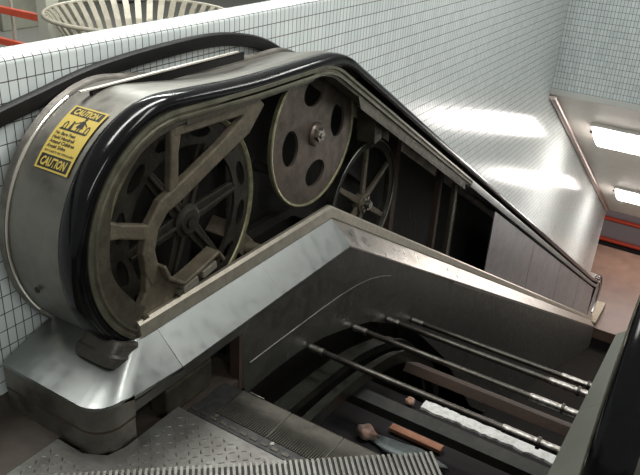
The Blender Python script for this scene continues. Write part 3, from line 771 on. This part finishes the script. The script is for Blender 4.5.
for (y, z, lb) in ((2.61, -.330, 'second bare step axle from the comb plate'), (2.985, -.480, 'third bare step axle from the comb plate'), (3.33, -.665, 'fourth bare step axle from the comb plate, half hidden')):
    c = copy_tree(ax); c.location = (-.77, y, z - .015); c['label'] = lb

def track(name, x0, x1, pts, hh, m, label, lip=0.):
    Q = smooth_path(pts, 5); pa = []
    for i, q in enumerate(Q):
        d = (Q[min(i + 1, len(Q) - 1)] - Q[max(i - 1, 0)]).normalized(); pa.append((q.x, q.y, -d.y, d.x))
    root = empty(name, label, 'track', ((x0 + x1) / 2, pts[0][0] + .4, pts[0][1] - .1))
    bm = BM(); sweep(bm, [(x0, 0), (x1, 0), (x1, -hh), (x0, -hh)], pa, lambda x: x); obj('rail_bed', bm, m, root, smooth=True)
    bm = BM(); sweep(bm, [(x1 - .012, lip), (x1, lip), (x1, -.001), (x1 - .012, -.001)], pa, lambda x: x); obj('rail_lip', bm, m, root, smooth=True)
track('track_rail', -1.285, -1.205, [(1.70, -.285), (1.90, -.287), (2.21, -.316), (2.45, -.355), (2.69, -.429), (2.90, -.520), (3.1, -.68), (3.3, -.95), (3.45, -1.4)], .03, M['rail'], 'broad grimy track rail curving down along the left skirt', .012)
track('track_rail', -1.155, -1.105, [(1.70, -.292), (1.93, -.294), (2.186, -.314), (2.45, -.365), (2.70, -.445), (2.90, -.57), (3.1, -.74), (3.28, -1.0), (3.4, -1.45)], .045, M['rail'], 'narrow shiny curved track rail beside the broad one', .02)

def slab(name, label, cat, x0, x1, yc, zc, wd, th, m, ang=0., group=None, rough=0., flange=False):
    Mx = Matrix.Translation(((x0 + x1) / 2, yc, zc)) @ Matrix.Rotation(rad(ang), 4, 'X')
    L_ = (x1 - x0) / 2; bm = BM()
    if flange:
        P = [(-wd / 2, 0), (wd / 2, 0), (wd / 2, -th * 4), (wd / 2 - th, -th * 4), (wd / 2 - th, -th), (-wd / 2 + th, -th), (-wd / 2 + th, -th * 4), (-wd / 2, -th * 4)]
        a_ = [bm.verts.new(Mx @ Vector((-L_, y, z))) for y, z in P]; b_ = [bm.verts.new(Mx @ Vector((L_, y, z))) for y, z in P]
        bm.faces.new(a_); bm.faces.new(b_[::-1])
        for i in range(8): bm.faces.new((a_[i], b_[i], b_[(i + 1) % 8], a_[(i + 1) % 8]))
    elif rough:
        n = 40; top = []
        ring = []
        for i in range(n + 1):
            x = -L_ + 2 * L_ * i / n; o1 = random.uniform(-rough, rough); o2 = random.uniform(-rough, rough)
            ring.append([bm.verts.new(Mx @ Vector((x, y, z))) for y, z in ((-wd / 2 + o1, 0), (wd / 2 + o2, 0), (wd / 2 + o2, -th), (-wd / 2 + o1, -th))])
        for i in range(n):
            for j in range(4): bm.faces.new((ring[i][j], ring[i][(j + 1) % 4], ring[i + 1][(j + 1) % 4], ring[i + 1][j]))
        bm.faces.new(ring[0]); bm.faces.new(ring[-1][::-1])
    else: box(bm, -L_, L_, -wd / 2, wd / 2, -th, 0, Mx)
    return tag(obj(name, bm, m, None, bevel=0 if rough else .002), label, cat, group)
slab('cross_beam', 'dark channel beam across the pit between comb plate and white strip', 'beam', -1.20, -.208, 2.33, -.44, .075, .012, M['beam'], flange=True)
slab('cross_beam', 'rusty brown plate beam across the pit beneath the second axle', 'beam', -1.10, -.208, 2.83, -.56, .19, .012, M['rust'], -32, flange=True)
slab('cross_beam', 'dark beam across the pit just in front of the comb plate', 'beam', -1.10, -.208, 1.90, -.52, .09, .012, M['beam'], flange=True)
slab('cross_beam', 'dark brown beam beneath the far axles', 'beam', -1.10, -.208, 3.22, -.86, .14, .012, M['rust'], -35, flange=True)
slab('insulation_strip', 'pale crumbly white strip lying across the pit', 'strip', -.90, -.22, 2.525, -.520, .060, .012, M['white'], rough=.006)
slab('wood_batten', 'reddish raw wood batten lying deep in the pit', 'batten', -.995, -.745, 2.41, -.615, .04, .02, M['wood'])
def lump(cx, cy_, cz_, sx, sy, sz, m, name, label, cat, seed):
    random.seed(seed); bm = BM(); bmesh.ops.create_icosphere(bm, subdivisions=3, radius=1)
    ph = [random.uniform(0, 6) for _ in range(6)]
    for v in bm.verts:
        n = 1 + .22 * sin(4 * v.co.x + ph[0]) * cos(5 * v.co.y + ph[1]) + .15 * sin(9 * v.co.z + ph[2]) * sin(8 * v.co.x + ph[3])
        v.co = Vector((cx + v.co.x * sx * n, cy_ + v.co.y * sy * n, cz_ + v.co.z * sz * n))
    return tag(obj(name, bm, m, None, smooth='all'), label, cat)
lump(-1.062, 2.30, -.61, .045, .035, .03, M['scrap'], 'rag', 'crumpled pink and orange rag lying in the pit by the comb', 'rag', 3)
lump(-.86, 2.31, -.63, .17, .045, .015, M['grey'], 'plastic_sheet', 'crumpled grey plastic sheet beside the rag in the pit', 'plastic', 5)
lump(-1.0, 2.62, -.62, .022, .02, .02, M['scrap'], 'paper_scrap', 'small orange scrap at the end of the white strip', 'scrap', 8)
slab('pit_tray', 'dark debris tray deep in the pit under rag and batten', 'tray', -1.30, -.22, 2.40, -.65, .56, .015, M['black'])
slab('cable_duct', 'dark lateral duct under the near beam', 'duct', -1.2, -.25, 2.06, -.60, .04, .03, M['beam'])

# ------------------------------------------------------------------ upstairs beyond the parapet
bc = Vector((-2.69, 2.68, 0)); BR = .455; BZ = .92
b = empty('litter_bin', 'cream metal slatted litter bin with flared rim behind the tiled parapet', 'litter bin', bc)
bm = BM(); tube(bm, [(bc.x + BR * cos(2 * math.pi * i / 72), bc.y + BR * sin(2 * math.pi * i / 72), BZ) for i in range(72)], .010, 10, closed=True); obj('rim', bm, M['bin'], b, smooth=True)
bm = BM(); tube(bm, [(bc.x + (BR - .13) * cos(2 * math.pi * i / 72), bc.y + (BR - .13) * sin(2 * math.pi * i / 72), BZ - .28) for i in range(72)], .012, 8, closed=True); obj('hoop', bm, M['bin'], b, smooth=True)
ns = 42
for i in range(ns):
    a = 2 * math.pi * i / ns; c, s = cos(a), sin(a); bm = BM()
    prof = [(BR - .012, BZ + .002), (BR - .03, BZ - .02), (BR - .075, BZ - .09), (BR - .115, BZ - .19), (BR - .13, BZ - .32), (BR - .13, .06)]
    R = []
    for r, z in prof:
        q = []
        for wv in (-.016, .016):
            for dr in (0, -.006): q.append(bm.verts.new((bc.x + (r + dr) * c - wv * s, bc.y + (r + dr) * s + wv * c, z)))
        R.append([q[0], q[1], q[3], q[2]])
    for k in range(len(R) - 1):
        for j in range(4): bm.faces.new((R[k][j], R[k][(j + 1) % 4], R[k + 1][(j + 1) % 4], R[k + 1][j]))
    bm.faces.new(R[0]); bm.faces.new(R[-1][::-1])
    obj('slat', bm, M['bin'], b)
bm = BM(); tube(bm, [(bc.x, bc.y, 0), (bc.x, bc.y, .06)], BR - .12, 40); obj('base', bm, M['bin'], b, smooth=True)
bm = BM(); tube(bm, [(bc.x, bc.y, .061), (bc.x, bc.y, .62)], BR - .17, 40); obj('liner', bm, M['cabinet'], b, smooth=True)

f = empty('guard_fence', 'fence with grey post and orange-red rails left of the litter bin', 'fence', (-3.25, 2.62, 0))
def bx(name, x0, x1, y0, y1, za, zb, m, par, bev=.003):
    bm = BM(); box(bm, x0, x1, y0, y1, za, zb); return obj(name, bm, m, par, bevel=bev)
bx('post', -3.27, -3.19, 2.52, 2.60, 0, 1.9, M['post'], f)
bx('post', -4.95, -4.87, 2.52, 2.60, 0, 1.9, M['post'], f)
bx('rail', -4.87, -3.27, 2.545, 2.575, .812, .848, M['redr'], f)
bx('rail', -4.87, -3.27, 2.545, 2.575, .640, .675, M['redr'], f)
bx('rail', -4.87, -3.27, 2.545, 2.575, 1.02, 1.065, M['redr'], f)
bx('picket', -3.60, -3.582, 2.60, 2.615, .02, 1.5, M['post'], f)
o = tag(bx('service_cabinet', -7.6, -6.9, 6.6, 7.2, 0, 1.7, M['cabinet'], None, .02), 'dark cabinet far behind the litter bin', 'cabinet')
o = tag(bx('display_board', -6.6, -6.5, 4.6, 5.6, .0, 1.3, M['beige'], None, .01), 'beige board standing far behind the fence', 'board')
o = tag(bx('orange_board', -7.50, -7.34, 5.5, 5.56, .0, 1.2, M['orange'], None, .01), 'orange board far behind the grey fence post', 'board')
bm = BM(); box(bm, -14, 2, 12, 12.2, 0, 3); tag(struct('wall_far', bm, M['beige']), 'far station wall behind the litter bin', 'wall')
bm = BM(); box(bm, -14.2, -14, -3, 16, 0, 3); struct('wall_side', bm, M['beige'])

# ------------------------------------------------------------------ station lamps overhead and added fill lights (outside the frame)
def area(name, loc, sx, sy, power, col, rot=(0, 0, 0)):
    l = bpy.data.lights.new(name, 'AREA'); l.shape = 'RECTANGLE'; l.size = sx; l.size_y = sy; l.energy = power; l.color = col
    o = bpy.data.objects.new(name, l); COL.objects.link(o); o.location = loc; o.rotation_euler = rot; return o
area('station_or_fill_light', (-2.1, 1.9, 2.9), .35, 2.6, 95, (1, 1, .96))
area('station_or_fill_light', (.4, 2.4, 2.9), 2.4, .35, 60, (1, 1, .96))
area('station_or_fill_light', (-4.5, 4.5, 2.9), 2.4, .5, 90, (.95, 1, .96))
area('station_or_fill_light', (-.5, 5.0, 2.9), 2.2, .35, 50, (1, 1, .96))  # added fill over the well, brightens the mid wall, header and deck
area('station_or_fill_light', (1.4, -.6, 2.6), .35, 2.4, 45, (.97, 1, .95), (0, rad(35), 0))  # added frontal fill from the right, lifts the open newel interior
area('platform_light', (-.8, 14.6, z1 - .05), 2.5, .4, 110, (1, .84, .78))

# world
wd = bpy.data.worlds.new('World'); S.world = wd; wd.use_nodes = True
wd.node_tree.nodes['Background'].inputs[0].default_value = (.86, .87, .84, 1)
wd.node_tree.nodes['Background'].inputs[1].default_value = .30

# camera
cam = bpy.data.cameras.new('camera'); co = bpy.data.objects.new('camera', cam); COL.objects.link(co)
yaw, pit, roll, F = rad(30.67706), rad(26.61091), rad(3.63946), 731.25
fwd = Vector((-sin(yaw) * cos(pit), cos(yaw) * cos(pit), -sin(pit))); r = Vector((cos(yaw), sin(yaw), 0)); u = r.cross(fwd)
r2 = r * cos(roll) + u * sin(roll); u2 = u * cos(roll) - r * sin(roll)
co.matrix_world = Matrix(((r2.x, u2.x, -fwd.x, 0), (r2.y, u2.y, -fwd.y, 0), (r2.z, u2.z, -fwd.z, 1.6), (0, 0, 0, 1)))
cam.sensor_fit = 'HORIZONTAL'; cam.sensor_width = 36; cam.lens = F / 640 * 36; cam.clip_start = .02; cam.clip_end = 100
S.camera = co
S.view_settings.view_transform = 'Standard'; S.view_settings.look = 'None'; S.view_settings.gamma = 1; S.view_settings.use_curve_mapping = False
S.view_settings.exposure = 0.0
